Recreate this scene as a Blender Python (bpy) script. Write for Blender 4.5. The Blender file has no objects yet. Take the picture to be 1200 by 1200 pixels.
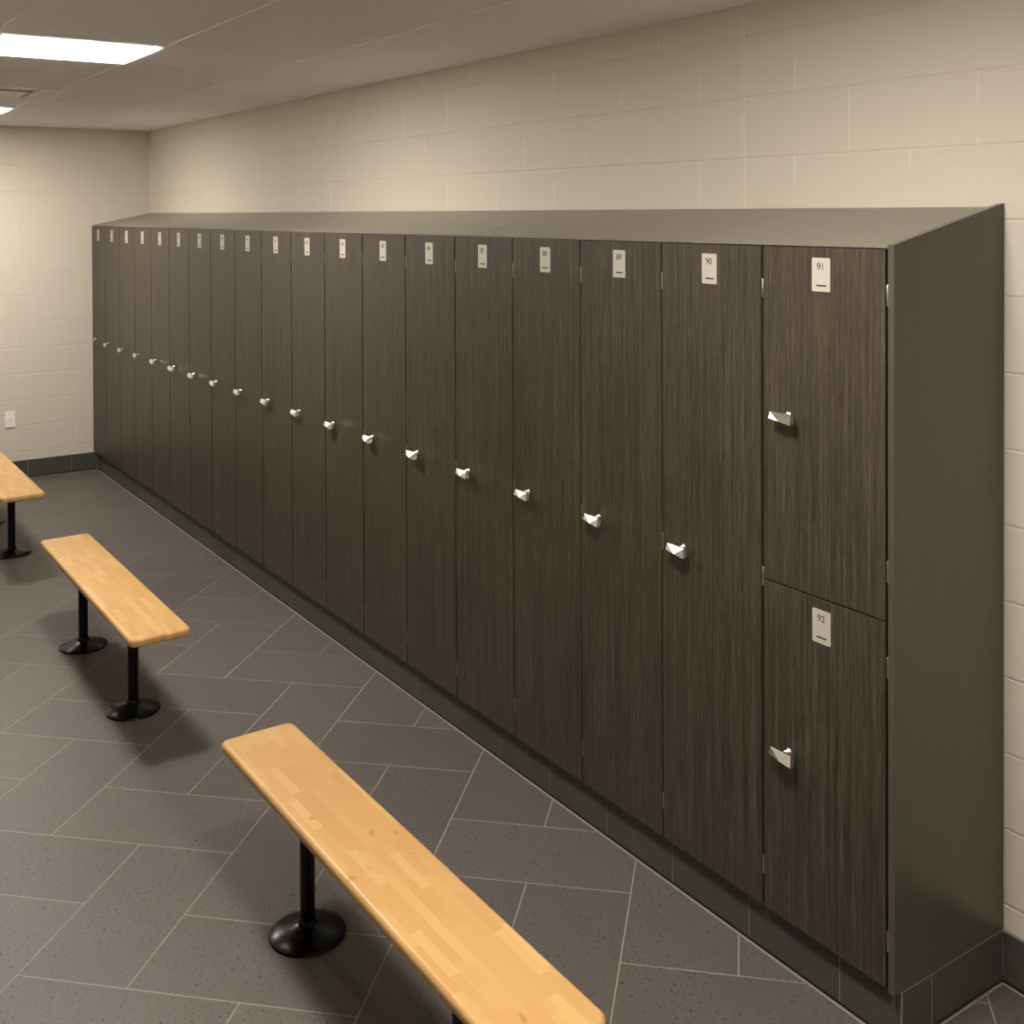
import bpy, bmesh, math, random
from mathutils import Matrix, Vector

S = bpy.context.scene
COL = S.collection
random.seed(7)

# ------------------------------------------------------------------ measured dimensions (metres)
XL, W1, W2 = -0.0429, 0.4090, 0.4152        # start of the locker run, door pitch, pitch of the two nearest columns
D = 0.4592                                   # locker depth = distance from door face to block wall
ZT, ZD, ZB = 1.9756, 0.1535, 0.1456          # door top line, door bottom, top of the tiled base
REC = 0.0265                                 # toe-kick recess
PT = 0.0196                                  # end panel thickness
XR = XL + 17 * W1 + 2 * W2 + PT              # outer face of the end panel
H = 2.7597                                   # ceiling
XF = -.0445                                  # far block wall
Y_OPP, X_NEAR = -2.8, 12.4                   # the unseen walls that close the room
COURSE, CZ0, BLK = 0.2032, 0.0096, 0.437     # block coursing
CTRL = 6.806                                 # control joint in the block wall
TILE = 0.322

def seam(i):
    return XL + min(i, 17) * W1 + max(0, i - 17) * W2

# ------------------------------------------------------------------ node helpers
class NT:
    def __init__(self, name):
        self.m = bpy.data.materials.new(name)
        self.m.use_nodes = True
        self.t = self.m.node_tree
        self.t.nodes.clear()
        self.out = self.n('ShaderNodeOutputMaterial')
        self.p = self.n('ShaderNodeBsdfPrincipled')
        self.l(self.p.outputs[0], self.out.inputs[0])
    def n(self, k, **kw):
        nd = self.t.nodes.new(k)
        for a, v in kw.items():
            setattr(nd, a, v)
        return nd
    def l(self, a, b):
        self.t.links.new(a, b)
    def set(self, **kw):
        for k, v in kw.items():
            s = self.p.inputs[k.replace('_', ' ')]
            if hasattr(v, 'links'):
                self.l(v, s)
            else:
                s.default_value = v
    def math(self, op, a, b=None, c=None):
        nd = self.n('ShaderNodeMath', operation=op)
        for i, v in enumerate((a, b, c)):
            if v is None:
                continue
            if hasattr(v, 'links'):
                self.l(v, nd.inputs[i])
            else:
                nd.inputs[i].default_value = v
        return nd.outputs[0]
    def mix(self, f, a, b, blend='MIX'):
        nd = self.n('ShaderNodeMix', data_type='RGBA', blend_type=blend)
        for s, v in ((nd.inputs[0], f), (nd.inputs[6], a), (nd.inputs[7], b)):
            if hasattr(v, 'links'):
                self.l(v, s)
            elif isinstance(v, (int, float)):
                s.default_value = v
            else:
                s.default_value = (*v, 1)
        return nd.outputs[2]
    def vec(self, x, y, z):
        nd = self.n('ShaderNodeCombineXYZ')
        for i, v in enumerate((x, y, z)):
            if hasattr(v, 'links'):
                self.l(v, nd.inputs[i])
            else:
                nd.inputs[i].default_value = v
        return nd.outputs[0]
    def noise(self, v, scale, detail=2, rough=.5):
        nd = self.n('ShaderNodeTexNoise')
        nd.inputs['Scale'].default_value = scale
        nd.inputs['Detail'].default_value = detail
        nd.inputs['Roughness'].default_value = rough
        self.l(v, nd.inputs['Vector'])
        return nd.outputs['Fac']
    def white(self, v):
        nd = self.n('ShaderNodeTexWhiteNoise', noise_dimensions='3D')
        self.l(v, nd.inputs['Vector'])
        return nd.outputs['Value']
    def ramp(self, f, stops, interp='LINEAR'):
        nd = self.n('ShaderNodeValToRGB')
        cr = nd.color_ramp
        cr.interpolation = interp
        while len(cr.elements) < len(stops):
            cr.elements.new(.5)
        for e, (p, c) in zip(cr.elements, stops):
            e.position = p
            e.color = (*c, 1) if len(c) == 3 else c
        self.l(f, nd.inputs[0])
        return nd.outputs[0]
    def smooth(self, v, a, b, lo=0., hi=1.):
        nd = self.n('ShaderNodeMapRange', interpolation_type='SMOOTHSTEP')
        self.l(v, nd.inputs[0])
        for i, q in enumerate((a, b, lo, hi)):
            nd.inputs[i + 1].default_value = q
        return nd.outputs[0]
    def bump(self, h, strength, dist):
        nd = self.n('ShaderNodeBump')
        nd.inputs['Strength'].default_value = strength
        nd.inputs['Distance'].default_value = dist
        self.l(h, nd.inputs['Height'])
        self.l(nd.outputs[0], self.p.inputs['Normal'])
    def pos(self):
        g = self.n('ShaderNodeNewGeometry')
        s = self.n('ShaderNodeSeparateXYZ')
        self.l(g.outputs['Position'], s.inputs[0])
        return g.outputs['Position'], s.outputs[0], s.outputs[1], s.outputs[2]
    def objco(self):
        g = self.n('ShaderNodeTexCoord')
        s = self.n('ShaderNodeSeparateXYZ')
        self.l(g.outputs['Object'], s.inputs[0])
        return g.outputs['Object'], s.outputs[0], s.outputs[1], s.outputs[2]

def plain(name, col, rough=.5, metal=0., spec=.5):
    n = NT(name)
    n.set(Base_Color=(*col, 1), Roughness=rough, Metallic=metal, Specular_IOR_Level=spec)
    return n.m

# ------------------------------------------------------------------ materials
def mat_block(name, axis, a0, joint):
    """painted concrete block, running bond, coursing from the floor"""
    n = NT(name)
    P, x, y, z = n.pos()
    a = x if axis == 'x' else y
    zc = n.math('DIVIDE', n.math('SUBTRACT', z, CZ0), COURSE)
    c = n.math('FLOOR', zc)
    fz = n.math('SUBTRACT', zc, c)
    even = n.math('SUBTRACT', 1., n.math('FLOORED_MODULO', c, 2.))
    ac = n.math('SUBTRACT', n.math('DIVIDE', n.math('SUBTRACT', a, a0), BLK), n.math('MULTIPLY', even, .5))
    ai = n.math('FLOOR', ac)
    fa = n.math('SUBTRACT', ac, ai)
    dz = n.math('MULTIPLY', n.math('MINIMUM', fz, n.math('SUBTRACT', 1., fz)), COURSE)
    da = n.math('MULTIPLY', n.math('MINIMUM', fa, n.math('SUBTRACT', 1., fa)), BLK)
    gz = n.smooth(dz, 0., .0055)
    wob = n.noise(P, 3.5, 2)
    ga = n.math('MAXIMUM', n.smooth(da, .0012, .0045), n.smooth(wob, .38, .54, .25, 1.))   # paint fills many head joints
    blk = n.white(n.vec(c, ai, 3.3))
    fine = n.noise(P, 150, 3, .6)
    pits = n.noise(P, 55, 2, .5)
    pit = n.smooth(pits, .24, .34)
    blotch = n.noise(P, 1.6, 2)
    tone = n.math('ADD', n.math('MULTIPLY', blk, .05), n.math('ADD', n.math('MULTIPLY', fine, .06), n.math('MULTIPLY', blotch, .05)))
    col = n.mix(tone, (.64, .59, .495), (.90, .85, .755))
    col = n.mix(n.math('MULTIPLY', n.math('SUBTRACT', 1., ga), joint), col, (.86, .82, .735))
    n.set(Base_Color=col, Roughness=.62, Specular_IOR_Level=.3)
    h = n.math('ADD', n.math('MINIMUM', gz, n.math('ADD', .35, n.math('MULTIPLY', ga, .65))),
               n.math('ADD', n.math('MULTIPLY', fine, .10), n.math('MULTIPLY', pit, .22)))
    n.bump(h, .55, .0032)
    return n.m

def mat_floor():
    """herringbone of 1:2 stone tiles laid at 45 degrees, pale grout, dark flecks"""
    n = NT('floor_tile')
    P, x, y, z = n.pos()
    r = 1 / math.sqrt(2) / TILE
    u = n.math('SUBTRACT', n.math('MULTIPLY', n.math('ADD', x, y), r), -.040 / TILE)
    v = n.math('SUBTRACT', n.math('MULTIPLY', n.math('SUBTRACT', x, y), r), .103 / TILE)
    i, j = n.math('FLOOR', u), n.math('FLOOR', v)
    fu, fv = n.math('SUBTRACT', u, i), n.math('SUBTRACT', v, j)
    k = n.math('FLOORED_MODULO', n.math('ADD', i, j), 4.)
    is_ = [n.math('COMPARE', k, float(q), .1) for q in range(4)]
    iu, iv = n.math('SUBTRACT', 1., fu), n.math('SUBTRACT', 1., fv)
    du, dv = n.math('MINIMUM', fu, iu), n.math('MINIMUM', fv, iv)
    def far(t):          # distance when the edge is not there
        return n.math('MULTIPLY', n.math('SUBTRACT', 1., t), 9.)
    e = n.math('MINIMUM', n.math('ADD', fu, far(is_[3])), n.math('ADD', iu, far(is_[0])))
    hor = n.math('ADD', is_[3], is_[0])
    e = n.math('MINIMUM', e, n.math('ADD', dv, far(hor)))
    ver = n.math('ADD', is_[1], is_[2])
    e = n.math('MINIMUM', e, n.math('ADD', du, far(ver)))
    e = n.math('MINIMUM', e, n.math('ADD', fv, far(is_[1])))
    e = n.math('MINIMUM', e, n.math('ADD', iv, far(is_[2])))
    e = n.math('MULTIPLY', e, TILE)
    g = n.smooth(e, .0012, .0026)
    tid = n.white(n.vec(n.math('SUBTRACT', i, is_[0]), n.math('SUBTRACT', j, is_[2]), 1.7))
    cloud = n.noise(P, 5., 4, .6)
    fl = n.noise(P, 92., 1, .5)
    fleck = n.math('MULTIPLY', n.smooth(fl, .64, .685), n.smooth(cloud, .30, .62, .35, 1.))
    fl2 = n.noise(P, 230., 1, .5)
    pale = n.smooth(fl2, .70, .78)
    f = n.math('ADD', n.math('MULTIPLY', tid, .45), n.math('MULTIPLY', cloud, .55))
    col = n.mix(f, (.085, .0735, .065), (.124, .108, .097))
    col = n.mix(n.math('MULTIPLY', fleck, .92), col, (.014, .011, .009))
    col = n.mix(n.math('MULTIPLY', pale, .25), col, (.26, .23, .20))
    col = n.mix(g, (.30, .27, .235), col)
    n.set(Base_Color=col, Roughness=n.mix(g, (.8, .8, .8), (.46, .46, .46)), Specular_IOR_Level=.4)
    n.bump(n.math('ADD', g, n.math('MULTIPLY', cloud, .15)), .35, .0012)
    return n.m

def mat_laminate(name, lo, mid, hi, rough, contrast=1.):
    """dark wood-grain laminate, grain running up the door"""
    n = NT(name)
    P, x, y, z = n.objco()
    oi = n.n('ShaderNodeObjectInfo')
    rnd = n.math('MULTIPLY', oi.outputs['Random'], 37.)
    ax = n.math('ADD', n.math('ADD', x, y), rnd)
    g1 = n.noise(n.vec(n.math('MULTIPLY', ax, 170.), 0., n.math('MULTIPLY', z, 5.)), 1., 3, .6)
    g2 = n.noise(n.vec(n.math('MULTIPLY', ax, 68.), 5., n.math('MULTIPLY', z, 1.3)), 1., 2, .5)
    g3 = n.noise(n.vec(n.math('MULTIPLY', ax, 420.), 9., n.math('MULTIPLY', z, 26.)), 1., 2, .5)
    f = n.math('ADD', n.math('MULTIPLY', g1, .42), n.math('ADD', n.math('MULTIPLY', g2, .30), n.math('MULTIPLY', g3, .28)))
    f = n.math('ADD', .5, n.math('MULTIPLY', n.math('SUBTRACT', f, .5), contrast))
    col = n.ramp(f, [(.34, lo), (.5, mid), (.66, hi)])
    n.set(Base_Color=col, Roughness=rough, Specular_IOR_Level=.45)
    n.bump(f, .12, .0006)
    return n.m

def mat_butcher():
    """honey maple butcher block: staggered staves, fine grain, a few knots"""
    n = NT('maple_butcher_block')
    P, x, y, z = n.objco()
    oi = n.n('ShaderNodeObjectInfo')
    rnd = n.math('MULTIPLY', oi.outputs['Random'], 19.)
    st = n.math('FLOOR', n.math('DIVIDE', n.math('ADD', y, 10.), .0265))
    off = n.white(n.vec(st, rnd, 0.))
    sg = n.math('FLOOR', n.math('DIVIDE', n.math('ADD', n.math('ADD', x, 10.), n.math('MULTIPLY', off, .9)), .175))
    r = n.white(n.vec(st, sg, rnd))
    gr = n.noise(n.vec(n.math('MULTIPLY', x, 9.), n.math('MULTIPLY', y, 190.), n.math('ADD', r, rnd)), 1., 3, .6)
    gl = n.noise(n.vec(n.math('MULTIPLY', x, 3.), n.math('MULTIPLY', y, 24.), n.math('ADD', n.math('MULTIPLY', r, 9.), rnd)), 1., 2, .5)
    f = n.math('ADD', n.math('MULTIPLY', r, .52), n.math('ADD', n.math('MULTIPLY', gr, .26), n.math('MULTIPLY', gl, .36)))
    col = n.ramp(f, [(.10, (.44, .235, .080)), (.32, (.535, .305, .113)), (.62, (.575, .340, .130)), (.98, (.66, .425, .185))])
    kn = n.noise(n.vec(n.math('MULTIPLY', x, 16.), n.math('MULTIPLY', y, 26.), rnd), 1., 1, .4)
    col = n.mix(n.math('MULTIPLY', n.smooth(kn, .70, .80), .5), col, (.28, .12, .035))
    n.set(Base_Color=col, Roughness=.36, Specular_IOR_Level=.4)
    return n.m

def mat_ceiling():
    n = NT('ceiling_tile')
    P, x, y, z = n.pos()
    a = n.noise(P, 260, 2, .6)
    b = n.noise(P, 1.3, 2, .5)
    col = n.mix(n.math('ADD', n.math('MULTIPLY', a, .4), n.math('MULTIPLY', b, .5)), (.89, .90, .91), (.94, .95, .96))
    n.set(Base_Color=col, Roughness=.9, Specular_IOR_Level=.1)
    n.bump(a, .25, .0015)
    return n.m

def mat_base_tile():
    n = NT('base_tile')
    P, x, y, z = n.pos()
    c = n.noise(P, 7, 4, .6)
    f = n.smooth(n.noise(P, 150, 1), .66, .74)
    col = n.mix(c, (.048, .045, .039), (.088, .082, .071))
    col = n.mix(n.math('MULTIPLY', f, .6), col, (.018, .015, .012))
    n.set(Base_Color=col, Roughness=.5, Specular_IOR_Level=.3)
    return n.m

def mat_emit(name, col, edge, peak, sigma):
    """lit diffuser, brightest in front of the lamps at its middle"""
    n = NT(name)
    P, x, y, z = n.objco()
    xc = n.math('ADD', x, .024)
    r2 = n.math('ADD', n.math('MULTIPLY', xc, xc), n.math('MULTIPLY', y, y))
    gss = n.math('POWER', math.e, n.math('DIVIDE', r2, -2 * sigma * sigma))
    n.set(Base_Color=(.9, .9, .9, 1), Roughness=.5, Emission_Color=(*col, 1),
          Emission_Strength=n.math('ADD', n.math('MULTIPLY', gss, peak), edge))
    return n.m

M = dict(
    wall_x=mat_block('painted_block_long', 'x', CTRL, .75),
    wall_y=mat_block('painted_block_end', 'y', -.12, .25),
    floor=mat_floor(),
    door=mat_laminate('door_laminate', (.0165, .0128, .0078), (.046, .037, .0255), (.098, .081, .058), .45, 1.15),
    panel=mat_laminate('panel_laminate', (.060, .0565, .0425), (.074, .0695, .053), (.088, .0825, .0635), .28, .9),
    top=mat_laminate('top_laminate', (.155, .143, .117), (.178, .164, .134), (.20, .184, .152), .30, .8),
    carcass=plain('carcass_board', (.016, .014, .011), .6),
    maple=mat_butcher(),
    black=plain('black_enamel', (.003, .003, .003), .24, 0., .24),
    chrome=plain('polished_chrome', (.90, .88, .84), .23, 1.),
    steel=plain('hinge_steel', (.74, .71, .66), .32, 1.),
    plate=plain('brushed_plate', (.52, .49, .43), .42, .15),
    ink=plain('engraved_ink', (.03, .026, .02), .6),
    ceil=mat_ceiling(),
    grid=plain('grid_enamel', (.90, .89, .87), .5),
    base=mat_base_tile(),
    grout=plain('grout', (.25, .225, .195), .85),
    seal=plain('dark_sealant', (.012, .011, .010), .7),
    caulk=plain('control_joint_caulk', (.74, .69, .58), .55),
    white=plain('ivory_plastic', (.92, .88, .80), .4),
    vent=plain('vent_enamel', (.90, .88, .85), .45),
    slot_shade=plain('painted_slot_shade', (.05, .045, .04), .9),
    lamp=mat_emit('lit_diffuser', (1.0, .93, .85), 14., 200., .11),
)

# ------------------------------------------------------------------ mesh helpers
def box(bm, x0, x1, y0, y1, z0, z1, mi=0, bev=0., seg=2):
    vs = [bm.verts.new(p) for p in ((x0, y0, z0), (x1, y0, z0), (x1, y1, z0), (x0, y1, z0),
                                    (x0, y0, z1), (x1, y0, z1), (x1, y1, z1), (x0, y1, z1))]
    fs = [bm.faces.new([vs[q] for q in f]) for f in ((3, 2, 1, 0), (4, 5, 6, 7), (0, 1, 5, 4), (1, 2, 6, 5), (2, 3, 7, 6), (3, 0, 4, 7))]
    for f in fs:
        f.material_index = mi
    if bev:
        es = list({e for f in fs for e in f.edges})
        r = bmesh.ops.bevel(bm, geom=es, offset=bev, segments=seg, affect='EDGES', profile=.5)
        for f in r['faces']:
            f.material_index = mi
    return vs

def prism_x(bm, prof, x0, x1, mi=0, bev=0.):
    """profile in (y, z) pulled along x"""
    a = [bm.verts.new((x0, y, z)) for y, z in prof]
    b = [bm.verts.new((x1, y, z)) for y, z in prof]
    m = len(prof)
    fs = [bm.faces.new(a), bm.faces.new(b[::-1])]
    for q in range(m):
        fs.append(bm.faces.new((a[q], b[q], b[(q + 1) % m], a[(q + 1) % m])))
    for f in fs:
        f.material_index = mi
    if bev:
        es = list({e for f in fs for e in f.edges})
        bmesh.ops.bevel(bm, geom=es, offset=bev, segments=2, affect='EDGES', profile=.5)

def lathe(bm, prof, seg=40, axis='z', mi=0, c=(0, 0, 0)):
    """profile of (radius, height) turned about an axis; radius 0 closes the end"""
    rings = []
    for r, h in prof:
        ring = []
        k = 1 if r < 1e-6 else seg
        for q in range(k):
            a = 2 * math.pi * q / seg
            p = (r * math.cos(a), r * math.sin(a), h)
            if axis == 'y':
                p = (p[0], -h, p[1])
            ring.append(bm.verts.new((p[0] + c[0], p[1] + c[1], p[2] + c[2])))
        rings.append(ring)
    for A, B in zip(rings, rings[1:]):
        for q in range(seg):
            w = (q + 1) % seg
            vs = []
            for v in (A[q % len(A)], A[w % len(A)], B[w % len(B)], B[q % len(B)]):
                if v not in vs:
                    vs.append(v)
            if len(vs) > 2:
                f = bm.faces.new(vs)
                f.material_index = mi
                f.smooth = True

def to_mesh(name, bm, *mats, smooth=False):
    bmesh.ops.recalc_face_normals(bm, faces=bm.faces[:])
    me = bpy.data.meshes.new(name)
    if smooth:
        for f in bm.faces:
            f.smooth = True
    bm.to_mesh(me)
    bm.free()
    for m in mats:
        me.materials.append(M[m])
    if smooth:
        try:
            me.set_sharp_from_angle(angle=math.radians(35))
        except Exception:
            pass
    return me

def put(name, me, parent=None, loc=(0, 0, 0)):
    o = bpy.data.objects.new(name, me)
    COL.objects.link(o)
    o.location = loc
    if parent:
        o.parent = parent
    return o

def tag(o, label, cat, group=None):
    o['label'] = label
    o['category'] = cat
    if group:
        o['group'] = group
    return o

def thing(name, label, cat, loc, group=None):
    o = bpy.data.objects.new(name, None)
    o.empty_display_size = .05
    COL.objects.link(o)
    o.location = loc
    return tag(o, label, cat, group)

def struct(name, me, loc=(0, 0, 0)):
    o = put(name, me, None, loc)
    o['kind'] = 'structure'
    return o

# ------------------------------------------------------------------ the room
T = .12
bm = bmesh.new(); box(bm, XF - T, X_NEAR + T, Y_OPP - T, D + T, -T, 0); struct('floor', to_mesh('floor', bm, 'floor'))
bm = bmesh.new(); box(bm, XF - T, X_NEAR + T, Y_OPP - T, D + T, H, H + T); struct('ceiling', to_mesh('ceiling', bm, 'ceil'))
bm = bmesh.new(); box(bm, XF - T, X_NEAR + T, D, D + T, 0, H); struct('wall_right', to_mesh('wall_right', bm, 'wall_x'))
bm = bmesh.new(); box(bm, XF - T, XF, Y_OPP, D, 0, H); struct('wall_far', to_mesh('wall_far', bm, 'wall_y'))
bm = bmesh.new(); box(bm, XF - T, X_NEAR + T, Y_OPP - T, Y_OPP, 0, H); struct('wall_left', to_mesh('wall_left', bm, 'wall_x'))
bm = bmesh.new(); box(bm, X_NEAR, X_NEAR + T, Y_OPP, D, 0, H); struct('wall_near', to_mesh('wall_near', bm, 'wall_y'))

# added dark panel low on the unseen left wall to cut bounced fill light
bm = bmesh.new(); box(bm, XF + .01, X_NEAR - .01, Y_OPP, Y_OPP + .02, ZB, 1.25, 0, .002, 1)
struct('bounce_blocker', to_mesh('bounce_blocker', bm, 'carcass'))

# caulked control joint in the long wall
bm = bmesh.new(); box(bm, CTRL - .004, CTRL + .004, D - .0016, D + .002, ZB, H - .001, 0, .0012, 1)
struct('trim_1', to_mesh('trim_1', bm, 'caulk'))

# ceiling grid: main runners along the room, cross tees between them
GY = [-2.77, -2.13, -1.49, -.85, -.21]
LX0, LP = 1.0, .6425
TILES_X = [LX0 + q * LP for q in range(-1, 18)]
bm = bmesh.new()
g = .0115
for y in GY:
    box(bm, XF, X_NEAR, y - g, y + g, H - .006, H + .001, 0, .0015, 2)
for x in TILES_X:
    for y0, y1 in zip([Y_OPP] + GY[:-1], GY):
        box(bm, x - g, x + g, y0 + g, y1 - g, H - .0018, H + .001, 0, .0008, 1)
xx = 5.873
for q in range(-9, 11):
    x = xx + q * .6425
    if 0 < x < X_NEAR:
        box(bm, x - g * .45, x + g * .45, -.21 + g, D, H - .0012, H + .001, 0, .0006, 1)
# wall angle
box(bm, XF, X_NEAR, D - .010, D, H - .0018, H + .001, 0, .0008, 1)
box(bm, XF, XF + .012, Y_OPP, D - .012, H - .0018, H + .001, 0, .0008, 1)
struct('trim_2', to_mesh('trim_2', bm, 'grid'))

# tiled base: grout core with separate tiles set on it, dark sealant at the floor
def tile_base(bm, axis, face, sign, joints, z1=ZB, th=.009):
    """tiles along an axis; face = visible plane, sign = which way it looks"""
    gp = .0016
    for a, b in zip(joints, joints[1:]):
        f0, f1 = sorted((face, face - sign * th))
        if axis == 'x':
            box(bm, a + gp, b - gp, f0, f1, .013, z1 - .003, 1, .0012, 1)
        else:
            box(bm, f0, f1, a + gp, b - gp, .013, z1 - .003, 1, .0012, 1)
    f0, f1 = sorted((face - sign * .0012, face - sign * th))
    g0, g1 = sorted((face - sign * .003, face - sign * th))
    a, b = joints[0], joints[-1]
    if axis == 'x':
        box(bm, a, b, f0, f1, .013, z1, 0)
        box(bm, a, b, g0, g1, .0, .013, 2)
        q0, q1 = sorted((face + sign * .0045, face - sign * .0035)); box(bm, a, b, q0, q1, 0, .0035, 0, .001, 1)
    else:
        box(bm, f0, f1, a, b, .013, z1, 0)
        box(bm, g0, g1, a, b, .0, .013, 2)
        q0, q1 = sorted((face + sign * .0045, face - sign * .0035)); box(bm, q0, q1, a, b, 0, .0035, 0, .001, 1)

def joints(lo, hi, anchor, p=.3235):
    k0 = math.ceil((lo - anchor) / p + .02)
    r = [lo]
    while anchor + k0 * p < hi - .01:
        r.append(anchor + k0 * p)
        k0 += 1
    return r + [hi]

bm = bmesh.new()
tile_base(bm, 'x', REC, -1, joints(XF + .009, XR - .0095, 6.596))
tile_base(bm, 'y', XR, 1, [REC + .0048, .148, D - .0095])
box(bm, XR - .0095, XR - .0034, REC, REC + .009, .013, ZB - .003, 1)
box(bm, XR - .0040, XR - .0002, REC + .0002, REC + .0060, 0, ZB, 0)
box(bm, XF + .009, XR - .010, REC + .010, D, 0, ZB - .0004, 2)
struct('baseboard_front', to_mesh('baseboard_front', bm, 'grout', 'base', 'seal'))
bm = bmesh.new(); tile_base(bm, 'y', XF + .009, 1, joints(Y_OPP, REC - .001, -.17)); struct('baseboard_far', to_mesh('baseboard_far', bm, 'grout', 'base', 'seal'))
bm = bmesh.new(); tile_base(bm, 'x', D - .009, -1, joints(XR + .0005, X_NEAR, XR + .0005)); struct('baseboard_right', to_mesh('baseboard_right', bm, 'grout', 'base', 'seal'))
bm = bmesh.new(); tile_base(bm, 'x', Y_OPP + .009, 1, joints(.02, X_NEAR - .02, 0.)); struct('baseboard_left', to_mesh('baseboard_left', bm, 'grout', 'base', 'seal'))

# ------------------------------------------------------------------ lockers
DT = .018            # door thickness
ZTD = ZT - .003      # top edge of the doors
ZSPLIT = 1.059
GAP = .0024
HX = .095            # handle, from the left edge of its column
def roof_z(y):       # underside of the sloped top
    return ZT - .0005 + (ZB + 0) * 0 + y * (2.0725 - ZT) / D

def door_mesh(w, h, left=.0012):
    bm = bmesh.new()
    box(bm, left, w - .0066, 0, DT, 0, h, 0, .0012, 2)
    return to_mesh('door', bm, 'door')

def carcass_mesh(w):
    bm = bmesh.new()
    y0 = DT + .002
    z = -ZB
    prof = [(y0, .0003), (D - .002, .0003), (D - .002, roof_z(D - .002) + z - .0006), (y0, roof_z(y0) + z - .0006)]
    prism_x(bm, prof, .0006, w - .0006, 0)
    return to_mesh('carcass', bm, 'carcass')

def handle_mesh():
    """chrome thumb-turn: round rose, stem, faceted bar that is taller at its right end"""
    bm = bmesh.new()
    lathe(bm, [(0, 0), (.0095, 0), (.0095, .002), (.0080, .0032), (.0062, .0036), (.0056, .026), (0, .026)], 28, 'y')
    L = -.041
    B = [bm.verts.new(p) for p in ((L, -.020, .006), (.032, -.020, .007), (.041, -.027, -.016), (L, -.024, -.011))]
    F = [bm.verts.new(p) for p in ((L, -.029, .007), (.032, -.030, .008), (.041, -.0415, -.0185), (L, -.036, -.0105))]
    mid = bm.verts.new((.004, -.0445, -.0125))
    bm.faces.new(B)
    bm.faces.new((F[0], F[1], mid)); bm.faces.new((F[0], mid, F[3]))
    bm.faces.new((F[1], F[2], mid)); bm.faces.new((F[3], mid, F[2]))
    for q in range(4):
        w = (q + 1) % 4
        bm.faces.new((B[q], B[w], F[w], F[q]))
    me = to_mesh('handle', bm, 'chrome')
    return me

def hinge_mesh():
    bm = bmesh.new()
    lathe(bm, [(0, -.026), (.0026, -.026), (.0032, -.025), (.0032, .025), (.0026, .026), (0, .026)], 14)
    box(bm, -.0026, .0010, 0, DT - .006, -.026, .026)
    return to_mesh('hinge', bm, 'steel', smooth=True)

def plate_mesh(txt):
    """rounded number plate, digits and the slim dark mark below them"""
    bm = bmesh.new()
    w, h, r, t = .0605, .0875, .004, .0016
    pts = []
    for cx, cz, a0 in ((w/2 - r, h/2 - r, 0), (-w/2 + r, h/2 - r, 90), (-w/2 + r, -h/2 + r, 180), (w/2 - r, -h/2 + r, 270)):
        for q in range(5):
            a = math.radians(a0 + q * 22.5)
            pts.append((cx + r * math.cos(a), cz + r * math.sin(a)))
    A = [bm.verts.new((x, 0, z)) for x, z in pts]
    B = [bm.verts.new((x, -t, z)) for x, z in pts]
    bm.faces.new(A); bm.faces.new(B[::-1])
    for q in range(len(pts)):
        w_ = (q + 1) % len(pts)
        bm.faces.new((A[q], A[w_], B[w_], B[q]))
    box(bm, -.0155, .0175, -t - .0003, -t + .0004, -.0305, -.0262, 1)
    c = bpy.data.curves.new('digits', 'FONT')
    c.body = txt; c.size = .0262; c.align_x = 'CENTER'; c.align_y = 'CENTER'; c.extrude = .0002
    o = bpy.data.objects.new('digits', c)
    COL.objects.link(o)
    dg = bpy.context.evaluated_depsgraph_get()
    tm = bpy.data.meshes.new_from_object(o.evaluated_get(dg))
    bpy.data.objects.remove(o, do_unlink=True)
    n0 = len(bm.faces)
    tm.transform(Matrix.Translation((-.001, -t - .0002, .0205)) @ Matrix.Rotation(math.pi / 2, 4, 'X'))
    keep = bm.faces[:]
    ids = set(range(len(keep)))
    bmesh.ops.recalc_face_normals(bm, faces=bm.faces[:])
    bm.from_mesh(tm)
    bm.faces.ensure_lookup_table()
    for q in range(n0, len(bm.faces)):
        bm.faces[q].material_index = 1
    bpy.data.meshes.remove(tm)
    me = bpy.data.meshes.new('number_plate')
    bm.to_mesh(me); bm.free()
    me.materials.append(M['plate']); me.materials.append(M['ink'])
    return me

HANDLE, HINGE = handle_mesh(), hinge_mesh()
TALL = {W1: door_mesh(W1, ZTD - ZD), W2: door_mesh(W2, ZTD - ZD)}
UP, LOW = door_mesh(W2, ZTD - ZSPLIT - .002, .0036), door_mesh(W2, ZSPLIT - .002 - ZD, .0036)
CARC = {W1: carcass_mesh(W1), W2: carcass_mesh(W2)}

def hang_door(t, me, w, z0, z1, num, zh, hinges):
    """door as a part; handle, plate and hinges as its sub-parts (z in room heights)"""
    d = put('door', me, t, (0, 0, z0 - ZB))
    h = put('handle', HANDLE, d, (HX, -.0001, zh - z0)); h['label'] = 'chrome turn handle'
    p = put('number_plate', plate_mesh(num), d, (w / 2, -.0001, z1 - .0705 - z0)); p['label'] = 'silver plate reading ' + num
    for hz in hinges:
        q = put('hinge', HINGE, d, (w - .0035, .0055, hz - z0)); q['label'] = 'small steel hinge'
    return d

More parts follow.
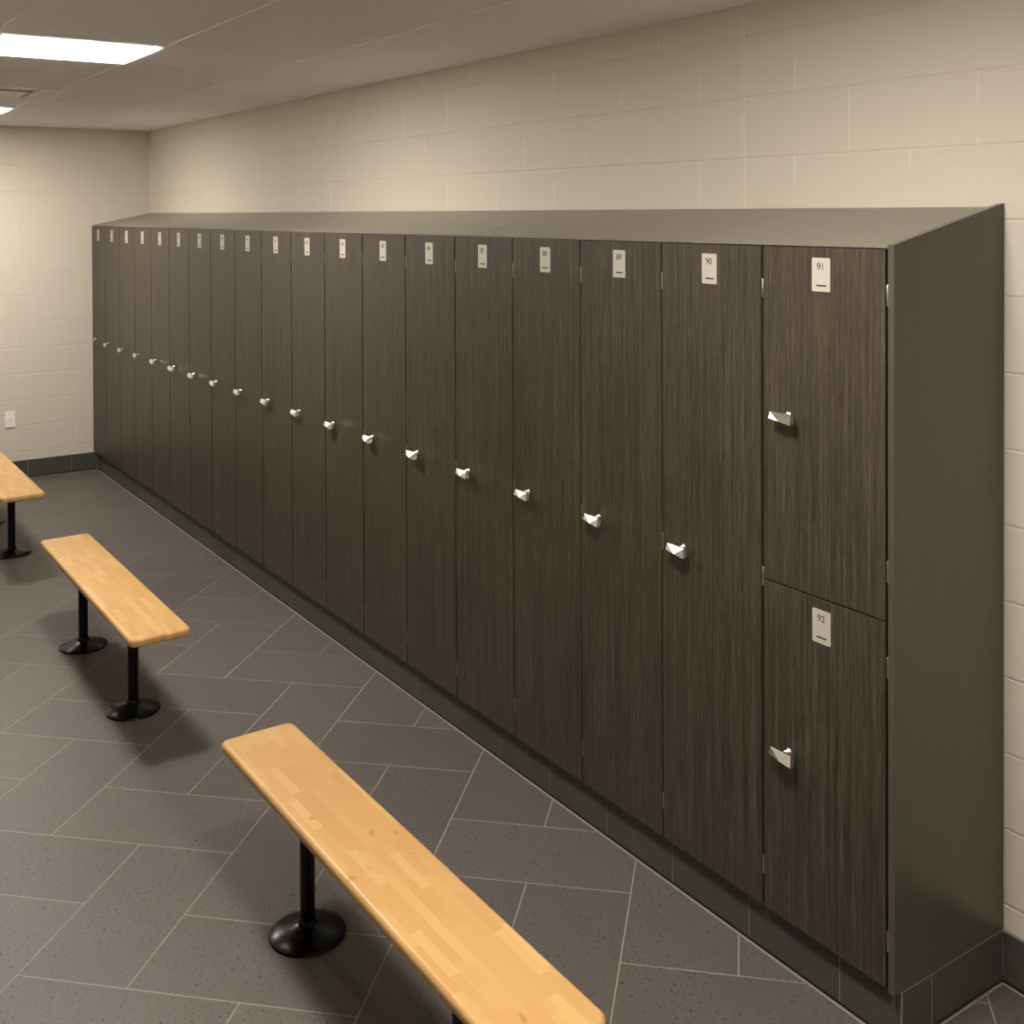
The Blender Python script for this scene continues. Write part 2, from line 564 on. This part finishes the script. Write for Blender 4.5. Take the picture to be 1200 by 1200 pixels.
ORD = ['', 'second', 'third', 'fourth', 'fifth', 'sixth', 'seventh', 'eighth', 'ninth', 'tenth', 'eleventh', 'twelfth',
       'thirteenth', 'fourteenth', 'fifteenth', 'sixteenth', 'seventeenth', 'eighteenth']
for i in range(18):
    w = W1 if i < 17 else W2
    num = 73 + i
    if i == 0:
        lab = 'tall dark wood locker farthest away, touching the far block wall'
    elif i < 11:
        lab = 'tall dark wood locker, %s counted from the far block wall' % ORD[i]
    elif i < 17:
        k = 17 - i
        lab = 'tall dark wood locker numbered %d, %s' % (num, ['', 'next before locker 90', 'second to the left of locker 90', 'third to the left of locker 90',
              'fourth to the left of locker 90', 'fifth to the left of locker 90', 'sixth to the left of locker 90'][k])
    else:
        lab = 'tall dark wood locker numbered 90, beside the two-door end locker'
    t = thing('locker', lab, 'locker', (seam(i), 0, ZB), 'tall lockers along the block wall')
    put('carcass', CARC[w], t)
    hang_door(t, TALL[w], w, ZD, ZTD, str(num), 1.068, (1.857, 1.063, .266))

t = thing('double_locker', 'two-door dark wood locker numbered 91 over 92 at the near end', 'locker', (seam(18), 0, ZB))
put('carcass', CARC[W2], t)
hang_door(t, UP, W2, ZSPLIT + .002, ZTD, '91', 1.522, (1.860, 1.182))
hang_door(t, LOW, W2, ZD, ZSPLIT - .002, '92', .617, (.945, .269))

# finished end panel and the two sloped tops
bm = bmesh.new()
prism_x(bm, [(-.0005, ZB + .0002), (D - .001, ZB + .0002), (D - .001, 2.0865), (-.0005, ZT + .0085)], XR - PT + .0008, XR, 0, .0009)
e = put('end_panel', to_mesh('end_panel', bm, 'panel'))
tag(e, 'dark grey-brown finished side panel closing the near end of the locker row', 'panel')
TTH = .005
SLANT = .15          # the butt joint between the two tops runs slightly askew
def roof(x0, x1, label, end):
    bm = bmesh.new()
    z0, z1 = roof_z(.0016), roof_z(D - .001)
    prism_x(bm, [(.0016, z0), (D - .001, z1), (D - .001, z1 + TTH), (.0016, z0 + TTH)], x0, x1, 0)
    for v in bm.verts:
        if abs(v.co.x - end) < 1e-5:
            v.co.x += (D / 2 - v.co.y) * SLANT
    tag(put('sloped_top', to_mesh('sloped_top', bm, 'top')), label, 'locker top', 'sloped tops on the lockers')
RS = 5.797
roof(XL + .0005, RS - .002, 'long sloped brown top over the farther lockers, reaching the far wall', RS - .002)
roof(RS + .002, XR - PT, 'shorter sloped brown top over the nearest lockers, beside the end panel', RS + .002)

# ------------------------------------------------------------------ benches
SEAT_L, SEAT_W, SEAT_T, SEAT_Z = 1.632, .237, .034, .4455
def seat_mesh():
    """plank with rounded corners and a bullnose edge, lofted ring by ring"""
    bm = bmesh.new()
    a, b, r, e = SEAT_L / 2, SEAT_W / 2, .027, .0135
    def ring(ins, z):
        rr = r - ins
        vs = []
        for cx, cy, a0 in ((a - r, b - r, 0), (-a + r, b - r, 90), (-a + r, -b + r, 180), (a - r, -b + r, 270)):
            for q in range(11):
                t_ = math.radians(a0 + q * 9)
                vs.append(bm.verts.new((cx + rr * math.cos(t_), cy + rr * math.sin(t_), z)))
        return vs
    prof = [(e * (1 - math.sin(math.radians(90 * q / 7))), -e + e * math.cos(math.radians(90 * q / 7))) for q in range(8)]
    low = [(i_, -SEAT_T - z) for i_, z in prof[::-1]]
    rings = [ring(i_, z) for i_, z in prof + low]
    bm.faces.new(rings[0]); bm.faces.new(rings[-1][::-1])
    for A, B in zip(rings, rings[1:]):
        for q in range(len(A)):
            w = (q + 1) % len(A)
            bm.faces.new((A[q], A[w], B[w], B[q]))
    return to_mesh('seat', bm, 'maple', smooth=True)

def pedestal_mesh():
    """pipe leg from a flared bell base"""
    bm = bmesh.new()
    lathe(bm, [(0, 0), (.108, 0), (.109, .003), (.107, .007), (.099, .011), (.080, .017), (.056, .023), (.036, .028), (.0275, .031),
               (.0262, .040), (.0245, .043), (.0215, .045), (.0215, SEAT_Z - SEAT_T - .0045), (0, SEAT_Z - SEAT_T - .0045)], 48)
    return to_mesh('leg', bm, 'black', smooth=True)

def mount_mesh():
    bm = bmesh.new()
    box(bm, -.075, .075, -.045, .045, -.0045, 0, 0, .0012, 1)
    lathe(bm, [(0, -.02), (.0255, -.02), (.0255, -.0045), (0, -.0045)], 32)
    return to_mesh('mounting_plate', bm, 'black')

SEAT, LEG, MOUNT = seat_mesh(), pedestal_mesh(), mount_mesh()
BY = -.981
for xc, lab in ((1.648, 'honey maple bench farthest away, cut off by the left edge'),
                (4.299, 'honey maple bench seen whole in the middle, on two black legs'),
                (6.921, 'nearest and largest honey maple bench, cut off at the bottom')):
    t = thing('locker_room_bench', lab, 'bench', (xc, BY, 0), 'wooden benches in a line before the lockers')
    s = put('seat', SEAT, t, (0, -.002, SEAT_Z)); s['label'] = 'honey coloured butcher-block seat'
    for sx in (-1, 1):
        lx = -.436 if xc > 6 else -.459
        px = lx if sx < 0 else lx + .855
        l = put('leg', LEG, t, (px, .003, 0)); l['label'] = 'black pipe leg with round bell base'
        put('mounting_plate', MOUNT, l, (0, 0, SEAT_Z - SEAT_T - .0002))

# ------------------------------------------------------------------ outlet on the far wall
bm = bmesh.new()
box(bm, 0, .010, -.0375, .0375, -.061, .061, 0, .0025, 2)
t = thing('wall_outlet', 'small ivory jack plate on the far wall above the base', 'outlet', (XF + .0008, -.619, .474))
put('cover_plate', to_mesh('cover_plate', bm, 'white'), t)
bm = bmesh.new()
lathe(bm, [(0, 0), (.0085, 0), (.0085, .005), (.0055, .0055), (.0055, .012), (0, .012)], 20)
bmesh.ops.rotate(bm, verts=bm.verts[:], cent=(0, 0, 0), matrix=Matrix.Rotation(math.pi / 2, 3, 'Y'))
put('jack', to_mesh('jack', bm, 'white', smooth=True), t, (.010, 0, .010))
for dz in (-.044, .044):
    bm = bmesh.new()
    lathe(bm, [(0, 0), (.0034, 0), (.003, .0012), (0, .0016)], 12)
    bmesh.ops.rotate(bm, verts=bm.verts[:], cent=(0, 0, 0), matrix=Matrix.Rotation(math.pi / 2, 3, 'Y'))
    put('screw', to_mesh('screw', bm, 'steel', smooth=True), t, (.010, 0, dz))

# ------------------------------------------------------------------ ceiling fittings
def square_frame(bm, a, b, c, z0, z1, hx, hy, mi=0):
    """flat frame, outer half sizes hx, hy, bar width c"""
    box(bm, -hx, hx, -hy, -hy + c, z0, z1, mi); box(bm, -hx, hx, hy - c, hy, z0, z1, mi)
    box(bm, -hx, -hx + c, -hy + c, hy - c, z0, z1, mi); box(bm, hx - c, hx, -hy + c, hy - c, z0, z1, mi)

hx, hy = LP / 2 - .0125, .32 - .0125
bm = bmesh.new(); square_frame(bm, 0, 0, .010, -.006, .0, hx, hy); box(bm, hx - .058, hx - .009, -hy + .009, hy - .009, -.0055, 0); FRAME = to_mesh('frame', bm, 'grid')
bm = bmesh.new(); box(bm, -hx + .0102, hx - .0585, -hy + .0102, hy - .0102, -.013, -.0005); DIFF = to_mesh('diffuser', bm, 'lamp')
YL = (-1.49 - .85) / 2
for q, lab in ((0, 'lit square ceiling light nearest the far wall, just inside the left edge'),
               (5, 'large lit square ceiling light at the upper left'),
               (10, 'lit square ceiling light above the nearest bench, outside the picture'),
               (15, 'lit square ceiling light behind the viewer, outside the picture')):
    t = thing('ceiling_light', lab, 'ceiling light', (LX0 + (q + .5) * LP, YL, H), 'square lights in the ceiling grid')
    put('frame', FRAME, t)
    d = put('diffuser', DIFF, t); d['label'] = 'glowing warm white panel'

t = thing('ceiling_vent', 'off-white square air vent between the two visible ceiling lights', 'vent', (LX0 + 2.5 * LP, YL, H))
bm = bmesh.new(); square_frame(bm, 0, 0, .100, -.007, 0, hx, hy); square_frame(bm, 0, 0, .016, -.013, -.004, hx - .085, hy - .085)
put('frame', to_mesh('frame', bm, 'vent'), t)
bm = bmesh.new(); box(bm, -hx + .05, hx - .05, -hy + .05, hy - .05, -.002, -.0002)  # flat sheet, its dark colour stands in for shade inside the vent slots
c = put('slot_shade_sheet', to_mesh('slot_shade_sheet', bm, 'slot_shade'), t); c['label'] = 'dark sheet painted as slot shade'
bm = bmesh.new()
v = box(bm, -hx + .130, hx - .130, -hy + .130, hy - .130, -.020, -.013, 0, .003, 2)
for sx in (-1, 1):
    for sy in (-1, 1):
        box(bm, sx * .12 - .005, sx * .12 + .005, sy * .12 - .005, sy * .12 + .005, -.014, -.001)
put('centre_plaque', to_mesh('centre_plaque', bm, 'vent'), t)

# ------------------------------------------------------------------ camera
f, cx, cy = 1321.94, 633.886, 264.429
yaw, pitch, roll = .6127, .0112, -.0039
C = Vector((9.5043, -2.2729, 2.0649))
fw = Vector((-math.cos(yaw) * math.cos(pitch), math.sin(yaw) * math.cos(pitch), -math.sin(pitch)))
r0 = Vector((math.sin(yaw), math.cos(yaw), 0)); u0 = r0.cross(fw)
r = math.cos(roll) * r0 + math.sin(roll) * u0
u = -math.sin(roll) * r0 + math.cos(roll) * u0
cam = bpy.data.cameras.new('camera')
co = bpy.data.objects.new('camera', cam)
COL.objects.link(co)
co.matrix_world = Matrix(((r.x, u.x, -fw.x, C.x), (r.y, u.y, -fw.y, C.y), (r.z, u.z, -fw.z, C.z), (0, 0, 0, 1)))
cam.sensor_fit = 'HORIZONTAL'
cam.sensor_width = 36.
cam.lens = f / 1200 * 36.
cam.shift_x = (600 - cx) / 1200
cam.shift_y = (cy - 600) / 1200
cam.clip_start = .05
S.camera = co

try:
    S.cycles.caustics_reflective = False
    S.cycles.caustics_refractive = False
except AttributeError:
    pass

# ------------------------------------------------------------------ world and view
w = bpy.data.worlds.new('world')
w.use_nodes = True
w.node_tree.nodes['Background'].inputs[0].default_value = (0, 0, 0, 1)
S.world = w
vs = S.view_settings
S.display_settings.display_device = 'sRGB'
vs.view_transform = 'Standard'
vs.look = 'None'
vs.exposure = 0.
vs.gamma = 1.
vs.use_curve_mapping = False
